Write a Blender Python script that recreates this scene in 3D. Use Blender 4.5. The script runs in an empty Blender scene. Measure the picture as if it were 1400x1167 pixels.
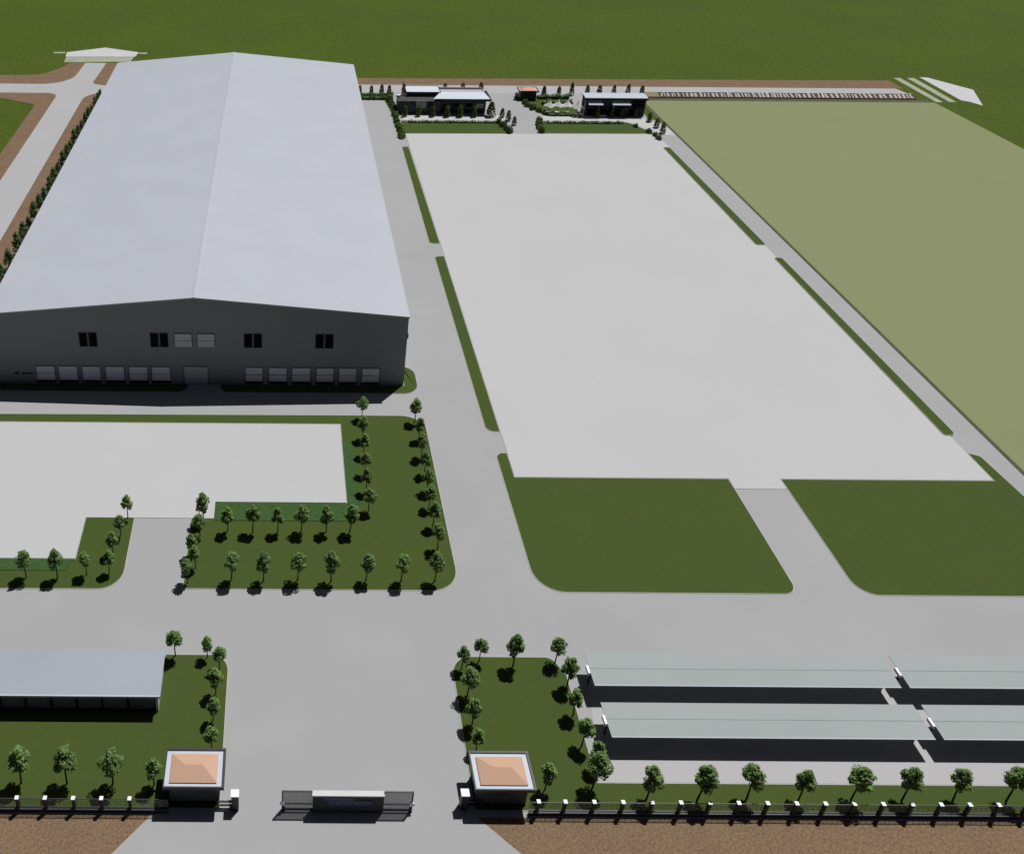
import bpy, bmesh, math, random
from mathutils import Vector, Matrix, Quaternion

S = bpy.context.scene
COL = S.collection

# ------------------------------------------------------------------ camera
PITCH, ROLL, FPX = math.radians(27.4), math.atan(0.0075), 1243.0
fw = Vector((0, math.cos(PITCH), -math.sin(PITCH)))
up0 = Vector((0, math.sin(PITCH), math.cos(PITCH)))
rt0 = Vector((1, 0, 0))
rt = rt0 * math.cos(ROLL) + up0 * math.sin(ROLL)
up = -rt0 * math.sin(ROLL) + up0 * math.cos(ROLL)
cd = bpy.data.cameras.new('camera')
cam = bpy.data.objects.new('camera', cd)
COL.objects.link(cam)
m = Matrix((rt, up, -fw)).transposed().to_4x4()
m.translation = Vector((0, 0, 80))
cam.matrix_world = m
cd.sensor_fit = 'HORIZONTAL'
cd.sensor_width = 36.0
cd.lens = FPX / 1400 * 36
cd.shift_x = (700 - 383) / 1400
cd.shift_y = -(583.5 - 304) / 1400
cd.clip_start, cd.clip_end = 1.0, 6000.0
S.camera = cam

# ------------------------------------------------------------------ sky and sun
SUN = Vector((0.31, 0.35, 1.0)).normalized()
W = bpy.data.worlds.new('World')
S.world = W
W.use_nodes = True
nt = W.node_tree
nt.nodes.clear()
sky = nt.nodes.new('ShaderNodeTexSky')
sky.sky_type = 'NISHITA'
sky.sun_disc = False
sky.sun_elevation = math.asin(SUN.z)
sky.sun_rotation = math.atan2(SUN.x, SUN.y)
sky.altitude = 1500
sky.air_density = 0.22
sky.dust_density = 3.5
sky.ozone_density = 0.0
bg = nt.nodes.new('ShaderNodeBackground')
bg.inputs[1].default_value = 0.05
wo = nt.nodes.new('ShaderNodeOutputWorld')
nt.links.new(sky.outputs[0], bg.inputs[0])
nt.links.new(bg.outputs[0], wo.inputs[0])
sd = bpy.data.lights.new('sun', 'SUN')
sd.energy = 5.0
sd.angle = math.radians(0.5)
sd.color = (1.0, 0.99, 0.98)
so = bpy.data.objects.new('sun', sd)
so.rotation_mode = 'QUATERNION'
so.rotation_quaternion = (-SUN).to_track_quat('-Z', 'Y')
so.location = SUN * 300
COL.objects.link(so)
S.view_settings.view_transform = 'Standard'
S.view_settings.look = 'None'
S.view_settings.exposure = -0.20
S.view_settings.gamma = 1.0
S.cycles.max_bounces = 6
S.cycles.transparent_max_bounces = 12

# ------------------------------------------------------------------ materials
def mat(name, col, rough=0.8, var=0.08, scale=0.5, detail=4.0, bump=0.0, bscale=None, metal=0.0, spec=0.3,
        tint=None, tint_scale=0.05, tint_amt=0.0, objrand=0.0):
    M = bpy.data.materials.new(name)
    M.use_nodes = True
    t = M.node_tree
    b = t.nodes['Principled BSDF']
    b.inputs['Roughness'].default_value = rough
    b.inputs['Metallic'].default_value = metal
    b.inputs['Specular IOR Level'].default_value = spec
    tc = t.nodes.new('ShaderNodeTexCoord')
    n = t.nodes.new('ShaderNodeTexNoise')
    n.inputs['Scale'].default_value = scale
    n.inputs['Detail'].default_value = detail
    t.links.new(tc.outputs['Object'], n.inputs['Vector'])
    mr = t.nodes.new('ShaderNodeMapRange')
    mr.inputs[1].default_value = 0.25
    mr.inputs[2].default_value = 0.75
    mr.inputs[3].default_value = 1 - var
    mr.inputs[4].default_value = 1 + var
    t.links.new(n.outputs[0], mr.inputs[0])
    base = t.nodes.new('ShaderNodeRGB')
    base.outputs[0].default_value = (*col, 1)
    cur = base.outputs[0]
    if tint:
        n2 = t.nodes.new('ShaderNodeTexNoise')
        n2.inputs['Scale'].default_value = tint_scale
        n2.inputs['Detail'].default_value = 3
        t.links.new(tc.outputs['Object'], n2.inputs['Vector'])
        r2 = t.nodes.new('ShaderNodeMapRange')
        r2.inputs[1].default_value = 0.35
        r2.inputs[2].default_value = 0.65
        r2.inputs[3].default_value = 0
        r2.inputs[4].default_value = tint_amt
        t.links.new(n2.outputs[0], r2.inputs[0])
        mx = t.nodes.new('ShaderNodeMixRGB')
        mx.inputs[2].default_value = (*tint, 1)
        t.links.new(r2.outputs[0], mx.inputs[0])
        t.links.new(cur, mx.inputs[1])
        cur = mx.outputs[0]
    mul = t.nodes.new('ShaderNodeVectorMath')
    mul.operation = 'SCALE'
    t.links.new(cur, mul.inputs[0])
    if objrand:
        oi = t.nodes.new('ShaderNodeObjectInfo')
        orr = t.nodes.new('ShaderNodeMapRange')
        orr.inputs[3].default_value = 1 - objrand
        orr.inputs[4].default_value = 1 + objrand
        t.links.new(oi.outputs['Random'], orr.inputs[0])
        mm = t.nodes.new('ShaderNodeMath')
        mm.operation = 'MULTIPLY'
        t.links.new(mr.outputs[0], mm.inputs[0])
        t.links.new(orr.outputs[0], mm.inputs[1])
        t.links.new(mm.outputs[0], mul.inputs['Scale'])
    else:
        t.links.new(mr.outputs[0], mul.inputs['Scale'])
    t.links.new(mul.outputs[0], b.inputs['Base Color'])
    if bump:
        nb = t.nodes.new('ShaderNodeTexNoise')
        nb.inputs['Scale'].default_value = bscale or scale * 4
        nb.inputs['Detail'].default_value = 4
        t.links.new(tc.outputs['Object'], nb.inputs['Vector'])
        bp = t.nodes.new('ShaderNodeBump')
        bp.inputs['Strength'].default_value = bump
        bp.inputs['Distance'].default_value = 0.1
        t.links.new(nb.outputs[0], bp.inputs['Height'])
        t.links.new(bp.outputs[0], b.inputs['Normal'])
    return M

def leafmat(name, col, var=0.35, trans=0.2):
    M = mat(name, col, rough=0.6, var=var, scale=2.2, detail=3, spec=0.25, objrand=0.14)
    t = M.node_tree
    b = t.nodes['Principled BSDF']
    out = t.nodes['Material Output']
    tr = t.nodes.new('ShaderNodeBsdfTranslucent')
    lk = b.inputs['Base Color'].links[0].from_socket
    t.links.new(lk, tr.inputs[0])
    mx = t.nodes.new('ShaderNodeMixShader')
    mx.inputs[0].default_value = trans
    t.links.new(b.outputs[0], mx.inputs[1])
    t.links.new(tr.outputs[0], mx.inputs[2])
    t.links.new(mx.outputs[0], out.inputs[0])
    return M

def clearmat(name, col, keep):
    """see-through panel: `keep` is the share that stays a grey film"""
    M = mat(name, col, rough=0.25, var=0.15, scale=1.5)
    t = M.node_tree
    b = t.nodes['Principled BSDF']
    out = t.nodes['Material Output']
    tr = t.nodes.new('ShaderNodeBsdfTransparent')
    mx = t.nodes.new('ShaderNodeMixShader')
    mx.inputs[0].default_value = keep
    t.links.new(tr.outputs[0], mx.inputs[1])
    t.links.new(b.outputs[0], mx.inputs[2])
    t.links.new(mx.outputs[0], out.inputs[0])
    return M

def seam_mat(name, col, axis, pitch, var=0.03, rough=0.5, amt=0.25, metal=0.0):
    """profiled sheet metal: fine ribs running across `axis`"""
    M = mat(name, col, rough=rough, var=var, scale=0.12, spec=0.4, metal=metal)
    t = M.node_tree
    b = t.nodes['Principled BSDF']
    tc = t.nodes.new('ShaderNodeTexCoord')
    w = t.nodes.new('ShaderNodeTexWave')
    w.wave_type = 'BANDS'
    w.bands_direction = axis
    w.inputs['Scale'].default_value = 0.314 / pitch
    w.inputs['Distortion'].default_value = 0.0
    t.links.new(tc.outputs['Object'], w.inputs['Vector'])
    bp = t.nodes.new('ShaderNodeBump')
    bp.inputs['Strength'].default_value = amt
    bp.inputs['Distance'].default_value = 0.05
    t.links.new(w.outputs[0], bp.inputs['Height'])
    t.links.new(bp.outputs[0], b.inputs['Normal'])
    return M

M = {}
M['far_grass'] = mat('far_grass', (0.052, 0.080, 0.011), var=0.24, scale=0.9, detail=7, tint=(0.062, 0.090, 0.010), tint_scale=0.035, tint_amt=0.8, bump=0.12, bscale=1.2, spec=0.1, rough=0.95)
M['lawn'] = mat('lawn', (0.050, 0.076, 0.019), var=0.05, scale=1.6, detail=6, tint=(0.055, 0.078, 0.016), tint_scale=0.12, tint_amt=0.8, spec=0.1, rough=0.95)
M['bed'] = mat('bed', (0.040, 0.082, 0.024), var=0.2, scale=2.0, detail=6, spec=0.1, rough=0.95)
M['field'] = mat('field', (0.200, 0.222, 0.115), var=0.03, scale=0.05, detail=6, spec=0.05, rough=1.0)
M['dirt'] = mat('dirt', (0.165, 0.112, 0.070), var=0.38, scale=4.5, detail=7, tint=(0.185, 0.125, 0.075), tint_scale=0.25, tint_amt=0.8, bump=0.5, bscale=7, spec=0.1, rough=0.95)
M['dirt_far'] = mat('dirt_far', (0.170, 0.112, 0.072), var=0.14, scale=0.5, detail=6, spec=0.1, rough=0.95)
M['pavement'] = mat('pavement', (0.318, 0.318, 0.322), var=0.035, scale=0.09, detail=7, tint=(0.300, 0.301, 0.306), tint_scale=0.02, tint_amt=0.7, spec=0.15, rough=0.9)
M['pad'] = mat('pad', (0.375, 0.368, 0.370), var=0.03, scale=0.1, detail=7, spec=0.15, rough=0.9)
M['slab'] = mat('slab', (0.428, 0.428, 0.430), var=0.02, scale=0.06, detail=7, spec=0.15, rough=0.9)
M['road'] = mat('road', (0.350, 0.352, 0.358), var=0.03, scale=0.08, detail=6, spec=0.15, rough=0.9)
M['kerb'] = mat('kerb', (0.36, 0.37, 0.34), var=0.08, scale=1.0)
M['apron'] = mat('apron', (0.45, 0.45, 0.46), var=0.05, scale=0.3)
M['apron_worn'] = mat('apron_worn', (0.28, 0.30, 0.22), var=0.16, scale=0.4)
M['roof'] = seam_mat('roof', (0.385, 0.405, 0.450), 'Y', 1.0, amt=0.10, rough=0.55)
M['roof_small'] = seam_mat('roof_small', (0.285, 0.318, 0.358), 'X', 0.35, amt=0.03, rough=0.7)
M['roof_port'] = seam_mat('roof_port', (0.285, 0.318, 0.311), 'X', 0.5, amt=0.02, rough=0.85)
M['roof_white'] = mat('roof_white', (0.52, 0.57, 0.63), var=0.04, scale=0.5, rough=0.5)
M['wall'] = seam_mat('wall', (0.190, 0.206, 0.214), 'X', 0.5, amt=0.05, rough=0.7)
M['wall_dark'] = mat('wall_dark', (0.042, 0.043, 0.046), var=0.12, scale=1.0, rough=0.6)
M['wall_slats'] = seam_mat('wall_slats', (0.050, 0.057, 0.060), 'Z', 0.5, amt=0.4, rough=0.6)
M['black'] = mat('black', (0.010, 0.010, 0.011), var=0.1, scale=1.0, rough=0.5)
M['black_metal'] = mat('black_metal', (0.022, 0.023, 0.026), var=0.1, scale=2.0, rough=0.45)
M['grey_metal'] = mat('grey_metal', (0.075, 0.08, 0.088), var=0.1, scale=2.0, rough=0.45)
M['shutter'] = seam_mat('shutter', (0.56, 0.575, 0.61), 'Z', 0.3, amt=0.3, rough=0.5)
M['shutter_plain'] = mat('shutter_plain', (0.36, 0.37, 0.39), var=0.05, scale=0.6, rough=0.55)
M['bright_shutter'] = seam_mat('bright_shutter', (0.44, 0.46, 0.50), 'Z', 0.4, amt=0.3, rough=0.5)
M['window'] = mat('window', (0.005, 0.005, 0.005), var=0.1, scale=1.0, rough=0.6, spec=0.02)
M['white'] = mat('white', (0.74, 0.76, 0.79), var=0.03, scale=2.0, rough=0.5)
M['offwhite'] = mat('offwhite', (0.50, 0.50, 0.495), var=0.03, scale=1.0, rough=0.55)
M['gutter'] = mat('gutter', (0.43, 0.47, 0.53), var=0.06, scale=1.2, rough=0.5)
M['orange'] = seam_mat('orange', (0.49, 0.31, 0.21), 'X', 0.25, amt=0.06, rough=0.7)
M['orange_far'] = mat('orange_far', (0.62, 0.27, 0.17), var=0.14, scale=2.0, rough=0.6)
M['glass'] = clearmat('glass', (0.34, 0.38, 0.33), 0.16)
M['smoked'] = clearmat('smoked', (0.24, 0.24, 0.24), 0.55)
M['sign_wall'] = mat('sign_wall', (0.032, 0.032, 0.033), var=0.1, scale=1.0, rough=0.7)
M['pane_grey'] = mat('pane_grey', (0.14, 0.145, 0.15), var=0.1, scale=1.0, rough=0.4)
M['bay'] = mat('bay', (0.17, 0.172, 0.182), var=0.06, scale=0.5, rough=0.7)
M['sign_blue'] = mat('sign_blue', (0.030, 0.045, 0.110), var=0.2, scale=2.0, rough=0.3)
M['sign_ink'] = mat('sign_ink', (0.11, 0.15, 0.24), var=0.1, scale=2.0, rough=0.4)
M['bark'] = mat('bark', (0.062, 0.052, 0.036), var=0.25, scale=4.0, rough=0.9)
M['leaf'] = leafmat('leaf', (0.135, 0.225, 0.060))
M['leaf_deep'] = leafmat('leaf_deep', (0.066, 0.150, 0.042))
M['leaf_conifer'] = leafmat('leaf_conifer', (0.100, 0.145, 0.036))
M['leaf_hedge'] = leafmat('leaf_hedge', (0.088, 0.138, 0.030))
M['flower'] = mat('flower', (0.55, 0.58, 0.42), var=0.2, scale=3.0)
M['picket'] = mat('picket', (0.40, 0.36, 0.33), var=0.2, scale=0.8)
M['board'] = mat('board', (0.060, 0.040, 0.032), var=0.35, scale=0.8)
M['tan'] = mat('tan', (0.22, 0.17, 0.10), var=0.15, scale=0.8)
M['olive'] = mat('olive', (0.062, 0.062, 0.026), var=0.2, scale=0.6)
M['cloth'] = leafmat('cloth', (0.88, 0.88, 0.90), var=0.02, trans=0.62)
M['awning'] = mat('awning', (0.42, 0.48, 0.54), var=0.05, scale=0.7, rough=0.6)
M['timber'] = mat('timber', (0.22, 0.15, 0.09), var=0.2, scale=1.5)

# ------------------------------------------------------------------ builders
class MB:
    def __init__(self, o=(0, 0, 0)):
        self.bm = bmesh.new()
        self.o = Vector(o)

    def face(self, pts):
        vs = [self.bm.verts.new(Vector(p) - self.o) for p in pts]
        try:
            return self.bm.faces.new(vs)
        except ValueError:
            return None

    def box(self, x0, x1, y0, y1, z0, z1):
        P = [(x, y, z) for z in (z0, z1) for y in (y0, y1) for x in (x0, x1)]
        v = [self.bm.verts.new(Vector(p) - self.o) for p in P]
        for q in ((0, 2, 3, 1), (4, 5, 7, 6), (0, 1, 5, 4), (2, 6, 7, 3), (0, 4, 6, 2), (1, 3, 7, 5)):
            self.bm.faces.new([v[i] for i in q])
        return self

    def prism(self, pts, z0, z1):
        n = len(pts)
        a = [self.bm.verts.new(Vector((x, y, z0)) - self.o) for x, y in pts]
        b = [self.bm.verts.new(Vector((x, y, z1)) - self.o) for x, y in pts]
        self.bm.faces.new(list(reversed(a)))
        self.bm.faces.new(b)
        for i in range(n):
            j = (i + 1) % n
            self.bm.faces.new([a[i], a[j], b[j], b[i]])
        return self

    def ring(self, outer, inner, z0, z1):
        n = len(outer)
        V = []
        for pts, z in ((outer, z0), (outer, z1), (inner, z1), (inner, z0)):
            V.append([self.bm.verts.new(Vector((x, y, z)) - self.o) for x, y in pts])
        for i in range(n):
            j = (i + 1) % n
            for k in range(3):
                self.bm.faces.new([V[k][i], V[k][j], V[k + 1][j], V[k + 1][i]])
        return self

    def solid(self, pts, quads):
        v = [self.bm.verts.new(Vector(p) - self.o) for p in pts]
        for q in quads:
            self.bm.faces.new([v[i] for i in q])
        return self

    def extrude_profile(self, prof, axis, a0, a1):
        """closed profile (list of (u, z)); axis 'x' runs it along x with u=y, 'y' runs it along y with u=x"""
        n = len(prof)
        def P(u, z, a):
            return Vector((a, u, z)) if axis == 'x' else Vector((u, a, z))
        A = [self.bm.verts.new(P(u, z, a0) - self.o) for u, z in prof]
        B = [self.bm.verts.new(P(u, z, a1) - self.o) for u, z in prof]
        self.bm.faces.new(A)
        self.bm.faces.new(list(reversed(B)))
        for i in range(n):
            j = (i + 1) % n
            self.bm.faces.new([A[j], A[i], B[i], B[j]])
        return self

    def tube(self, p0, p1, r0, r1=None, n=6):
        r1 = r0 if r1 is None else r1
        p0, p1 = Vector(p0) - self.o, Vector(p1) - self.o
        d = (p1 - p0).normalized()
        a = d.orthogonal().normalized()
        b = d.cross(a)
        A, B = [], []
        for i in range(n):
            t = 2 * math.pi * i / n
            u = a * math.cos(t) + b * math.sin(t)
            A.append(self.bm.verts.new(p0 + u * r0))
            B.append(self.bm.verts.new(p1 + u * r1))
        self.bm.faces.new(list(reversed(A)))
        self.bm.faces.new(B)
        for i in range(n):
            j = (i + 1) % n
            self.bm.faces.new([A[i], A[j], B[j], B[i]])
        return self

    def leaf(self, c, nrm, size, rng):
        c = Vector(c) - self.o
        n = Vector(nrm)
        if n.length < 1e-6:
            n = Vector((0, 0, 1))
        n.normalize()
        a = n.orthogonal().normalized()
        a = Quaternion(n, rng.uniform(0, 6.283)) @ a
        b = n.cross(a)
        w, l = size * rng.uniform(0.55, 0.8), size * rng.uniform(0.9, 1.25)
        self.bm.faces.new([self.bm.verts.new(c + p) for p in (-a * l * .5, b * w * .5, a * l * .5, -b * w * .5)])

    def build(self, name, material, parent=None, smooth=False):
        bmesh.ops.recalc_face_normals(self.bm, faces=self.bm.faces)
        me = bpy.data.meshes.new(name)
        self.bm.to_mesh(me)
        self.bm.free()
        me.materials.append(M[material])
        if smooth:
            me.polygons.foreach_set('use_smooth', [True] * len(me.polygons))
        o = bpy.data.objects.new(name, me)
        COL.objects.link(o)
        if parent is not None:
            o.parent = parent
        else:
            o.location = self.o
        return o

def tag(o, label, cat, group=None):
    o['label'] = label
    o['category'] = cat
    if group:
        o['group'] = group
    return o

def thing(name, label, cat, loc, group=None):
    o = bpy.data.objects.new(name, None)
    o.location = loc
    o.empty_display_size = 0.5
    COL.objects.link(o)
    return tag(o, label, cat, group)

def part(mb, name, material, root, parent=None, smooth=False):
    """child of a thing; mesh coordinates are relative to the thing"""
    return mb.build(name, material, parent or root, smooth)

KIDS = {}
def copy_tree(o, parent=None):
    c = o.copy()
    COL.objects.link(c)
    if parent is not None:
        c.parent = parent
    for k in list(o.children):
        copy_tree(k, c)
    return c

ORD = ['first', 'second', 'third', 'fourth', 'fifth', 'sixth', 'seventh', 'eighth', 'ninth', 'tenth', 'eleventh', 'twelfth',
       'thirteenth', 'fourteenth', 'fifteenth', 'sixteenth', 'seventeenth', 'eighteenth', 'nineteenth', 'twentieth',
       'twenty-first', 'twenty-second', 'twenty-third', 'twenty-fourth']

def rpoly(pts, seg=8):
    """polygon whose corners (x, y, radius) are rounded"""
    out = []
    n = len(pts)
    for i in range(n):
        x, y = pts[i][:2]
        r = pts[i][2] if len(pts[i]) > 2 else 0
        if not r:
            out.append((x, y))
            continue
        p = Vector((x, y))
        a = (Vector(pts[i - 1][:2]) - p).normalized()
        b = (Vector(pts[(i + 1) % n][:2]) - p).normalized()
        ang = a.angle(b)
        d = r / math.tan(ang / 2)
        c = p + (a + b).normalized() * (r / math.sin(ang / 2))
        s, e = p + a * d - c, p + b * d - c
        tot = s.angle_signed(e)
        for k in range(seg + 1):
            v = s.copy()
            v.rotate(Matrix.Rotation(-tot * k / seg, 2))
            out.append((c.x + v.x, c.y + v.y))
    return out

def inset(pts, d):
    n = len(pts)
    area = sum(pts[i][0] * pts[(i + 1) % n][1] - pts[(i + 1) % n][0] * pts[i][1] for i in range(n))
    s = 1 if area > 0 else -1
    out = []
    for i in range(n):
        p = Vector(pts[i])
        e0 = (p - Vector(pts[i - 1])).normalized()
        e1 = (Vector(pts[(i + 1) % n]) - p).normalized()
        n0 = Vector((-e0.y, e0.x)) * s
        n1 = Vector((-e1.y, e1.x)) * s
        b = n0 + n1
        if b.length < 1e-5:
            b = n0
        b.normalize()
        out.append(tuple(p + b * (d / max(0.35, b.dot(n0)))))
    return out

def sheet(name, pts, z0, z1, material):
    o = MB().prism(pts, z0, z1).build(name, material)
    o['kind'] = 'structure'
    return o

def lawn(pts, name='lawn', material='lawn', h=0.04, kerb=0.07):
    o = sheet(name, inset(pts, kerb), -0.2, h, material)
    k = MB().ring(pts, inset(pts, kerb), -0.2, h + 0.008).build('kerb', 'kerb')
    k['kind'] = 'structure'
    return o

# ------------------------------------------------------------------ ground, roads, yards
sheet('ground', [(-2500, -600), (2500, -600), (2500, 3500), (-2500, 3500)], -1.0, -0.030, 'far_grass')
# front verge of bare earth
sheet('dirt_verge', [(-120, 20), (140, 20), (140, 45.6), (-120, 45.6)], -0.8, -0.018, 'dirt')
# earth beside the far boundary and along the side road
sheet('dirt_strip', [(-45.5, 235.6), (168.4, 235.6), (168.4, 242.4), (-45.5, 240.6)], -0.8, -0.016, 'dirt_far')
sheet('dirt_strip', rpoly([(-62.2, 60), (-44, 60), (-44, 253.0), (-61.0, 253.0), (-61.8, 249.0, 2), (-66.5, 242.0, 6), (-160, 236.8),
                     (-160, 223.2), (-72.8, 223.2, 3), (-62.4, 218.4, 1)]), -0.8, -0.014, 'dirt_far')
# works pavement
sheet('pavement', [(-80, 45.25), (93.9, 45.25), (93.9, 235.6), (-45.4, 235.6), (-45.4, 110), (-80, 110)], -0.7, 0.0, 'pavement')
sheet('road', rpoly([(-58.6, 110.02), (-51.3, 110.02), (-51.2, 227.0, 5.5), (-45.42, 227.6), (-45.42, 232.6), (-51.0, 234.6, 2.0),
                     (-50.3, 253.0), (-56.3, 253.0), (-57.0, 234.2, 8), (-170, 234.2), (-170, 227.0), (-58.4, 227.0, 3.0)]), -0.6, 0.004, 'road')
# flared approach in front of the gate
sheet('road_apron', [(-10.2, 45.6), (-13.1, 42.5), (-26, 29), (36, 29), (19.8, 42.7), (16.7, 45.6)], -0.6, -0.002, 'pavement')
# broad pale yards
sheet('concrete_yard', [(29.45, 86.0), (56.05, 86.0), (56.05, 84.2), (62.45, 84.2), (62.45, 86.0), (89.0, 86.0), (89.0, 199.0), (88.0, 200.6), (86.0, 200.9),
                        (29.45, 200.2)], -0.4, 0.05, 'slab')
sheet('concrete_yard', [(-80, 95.65), (8.2, 95.65), (8.2, 81.4), (-7.5, 81.4), (-7.5, 78.75), (-22.6, 78.75), (-22.6, 72.65), (-80, 72.65)],
      -0.4, 0.05, 'slab')
sheet('parking_pad', [(28.5, 48.3), (110, 48.3), (110, 59.0), (30.4, 59.0)], -0.4, 0.012, 'pad')
# light walk and road by the far offices
sheet('walkway', [(29.9, 208.9), (55.0, 208.9), (56.2, 210.2), (56.2, 212.2), (52.6, 212.9), (29.9, 212.9)], -0.4, 0.03, 'slab')
sheet('walkway', rpoly([(63.6, 209.4), (85.0, 209.4, 5), (89.3, 200.5, 3), (93.2, 200.5), (93.2, 204.5, 3), (89.5, 212.6, 3), (63.6, 212.6)]), -0.4, 0.03, 'slab')
sheet('service_road', [(20.5, 229.2), (167.5, 229.2), (166.2, 235.5), (20.5, 235.5)], -0.4, 0.012, 'road')
# pale field beside the works
sheet('field', [(94.0, 55), (230, 55), (170.6, 190), (169.8, 224.6), (94.0, 224.6)], -0.5, 0.02, 'field')
sheet('verge', [(93.45, 60), (93.98, 60), (93.98, 224.6), (93.45, 224.6)], -0.5, 0.06, 'olive')
sheet('verge', [(94.0, 224.62), (169.5, 224.62), (168.6, 226.6), (94.0, 226.6)], -0.5, 0.03, 'olive')
# leftover road pieces out in the grass
sheet('road_fragment', [(-62.6, 253.4), (-43.6, 254.4), (-43.2, 259.0), (-63.0, 258.6)], -0.5, 0.0, 'apron_worn')
sheet('road_fragment', [(-63.3, 258.8), (-43.0, 259.2), (-42.4, 263.6), (-53.2, 268.2), (-63.8, 263.2)], -0.5, 0.0, 'apron')
sheet('road_fragment', [(-67.6, 262.0), (-64.2, 262.0), (-64.2, 263.4), (-67.6, 263.4)], -0.5, -0.004, 'apron_worn')
sheet('road_fragment', [(-42.2, 262.0), (-39.8, 262.0), (-39.8, 263.4), (-42.2, 263.4)], -0.5, -0.004, 'apron_worn')
sheet('road_fragment', [(171.1, 244.8), (173.0, 244.8), (172.3, 225.0), (170.5, 225.0)], -0.5, 0.0, 'apron_worn')
sheet('road_fragment', [(174.9, 244.8), (176.9, 244.8), (175.9, 225.2), (174.0, 225.2)], -0.5, 0.0, 'apron_worn')
sheet('road_fragment', [(178.9, 245.6), (181.0, 245.2), (186.9, 235.1), (181.0, 222.6), (179.6, 225.4), (178.0, 226.6)], -0.5, 0.0, 'apron')

# lawns with kerbs
lawn(rpoly([(27.9, 68.5, 3.2), (56.05, 68.5, 1.5), (56.05, 84.15), (56.0, 85.95), (29.42, 85.95), (29.42, 90.35), (27.9, 90.35, 1.0)]))
lawn(rpoly([(62.5, 68.4, 2.3), (110, 68.4), (110, 80), (90.9, 83.4), (90.4, 90.4, 0.6), (89.05, 91.0), (89.05, 85.95), (62.5, 85.95)]))
lawn(rpoly([(27.55, 94.4, 1.2), (29.4, 94.4), (29.4, 141.6), (27.6, 141.6, 0.8)]))
lawn(rpoly([(27.4, 146.3, 0.8), (29.35, 146.3), (29.2, 192.2), (27.6, 192.2, 0.5)]))
lawn(rpoly([(88.2, 94.3, 0.5), (89.9, 94.3, 0.8), (89.85, 141.9, 0.6), (88.4, 141.9, 0.4)]), h=0.13)
lawn(rpoly([(87.4, 146.6, 0.5), (89.3, 146.6, 0.6), (88.95, 192.8, 0.5), (87.4, 192.8, 0.4)]), h=0.13)
lawn(rpoly([(-80, 95.7), (8.25, 95.7), (8.25, 81.35), (-7.55, 81.35), (-7.55, 78.8), (-10.2, 78.8), (-10.2, 68.6, 0.5), (19.7, 68.6, 3.0),
            (19.7, 97.6, 3.2), (8.2, 97.6), (-80, 97.2)]))
lawn(rpoly([(-22.55, 79.1), (-16.8, 79.1), (-16.8, 68.5, 2.6), (-80, 68.3), (-80, 72.6), (-22.55, 72.6)]))
lawn(rpoly([(-80, 45.75), (-4.75, 45.75), (-4.75, 60.65, 1.8), (-11.1, 60.65), (-11.7, 56.5), (-11.9, 54.9), (-80, 54.9)]))
lawn(rpoly([(16.95, 45.75), (110, 45.75), (110, 48.25), (28.2, 48.25), (28.35, 58.6, 1), (27.4, 60.65, 1.2), (17.3, 60.65, 2.0)]))
# low planting beds along the yard edges
sheet('planting_bed', [(-7.5, 78.4), (8.2, 78.4), (8.2, 81.3), (-7.5, 81.3)], 0.0, 0.10, 'bed')
sheet('planting_bed', [(8.32, 81.35), (9.8, 79.6), (9.8, 92.2), (8.32, 92.2)], 0.0, 0.10, 'bed')
sheet('planting_bed', [(-80, 70.9), (-23.2, 70.9), (-22.6, 72.52), (-80, 72.52)], 0.0, 0.10, 'bed')
# strips under the warehouse front
lawn(rpoly([(-80, 102.3), (-12.9, 102.3, 1.3), (-12.9, 104.2), (-41, 104.2), (-80, 104.2)]))
lawn(rpoly([(-8.3, 102.3, 1.3), (19.75, 102.3, 2.2), (19.75, 108.7, 2.0), (17.75, 108.7), (17.75, 104.2), (-8.3, 104.2)]))
# far lawns
lawn(rpoly([(29.2, 200.35), (54.6, 200.5, 0.5), (54.6, 208.75), (29.2, 208.75)]))
lawn(rpoly([(61.2, 201.0, 0.5), (86.6, 201.3), (87.2, 197.4), (89.2, 196.9), (88.6, 201.5), (84.6, 209.2, 4), (64.0, 209.2, 1)]))
lawn(rpoly([(62.2, 222.6, 1), (63.4, 217.0), (66.6, 213.1, 1), (74.9, 213.1), (74.9, 227.8), (62.2, 227.8)]))
lawn(rpoly([(90.7, 212.8), (93.4, 206.8), (93.4, 224.5), (90.7, 224.5)]))
lawn(rpoly([(27.4, 196.9), (29.0, 196.9), (29.0, 212.8), (28.4, 216.0), (28.3, 228.8), (20.0, 228.8), (20.0, 223.3), (26.6, 223.3), (27.4, 214.0)]))

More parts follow.
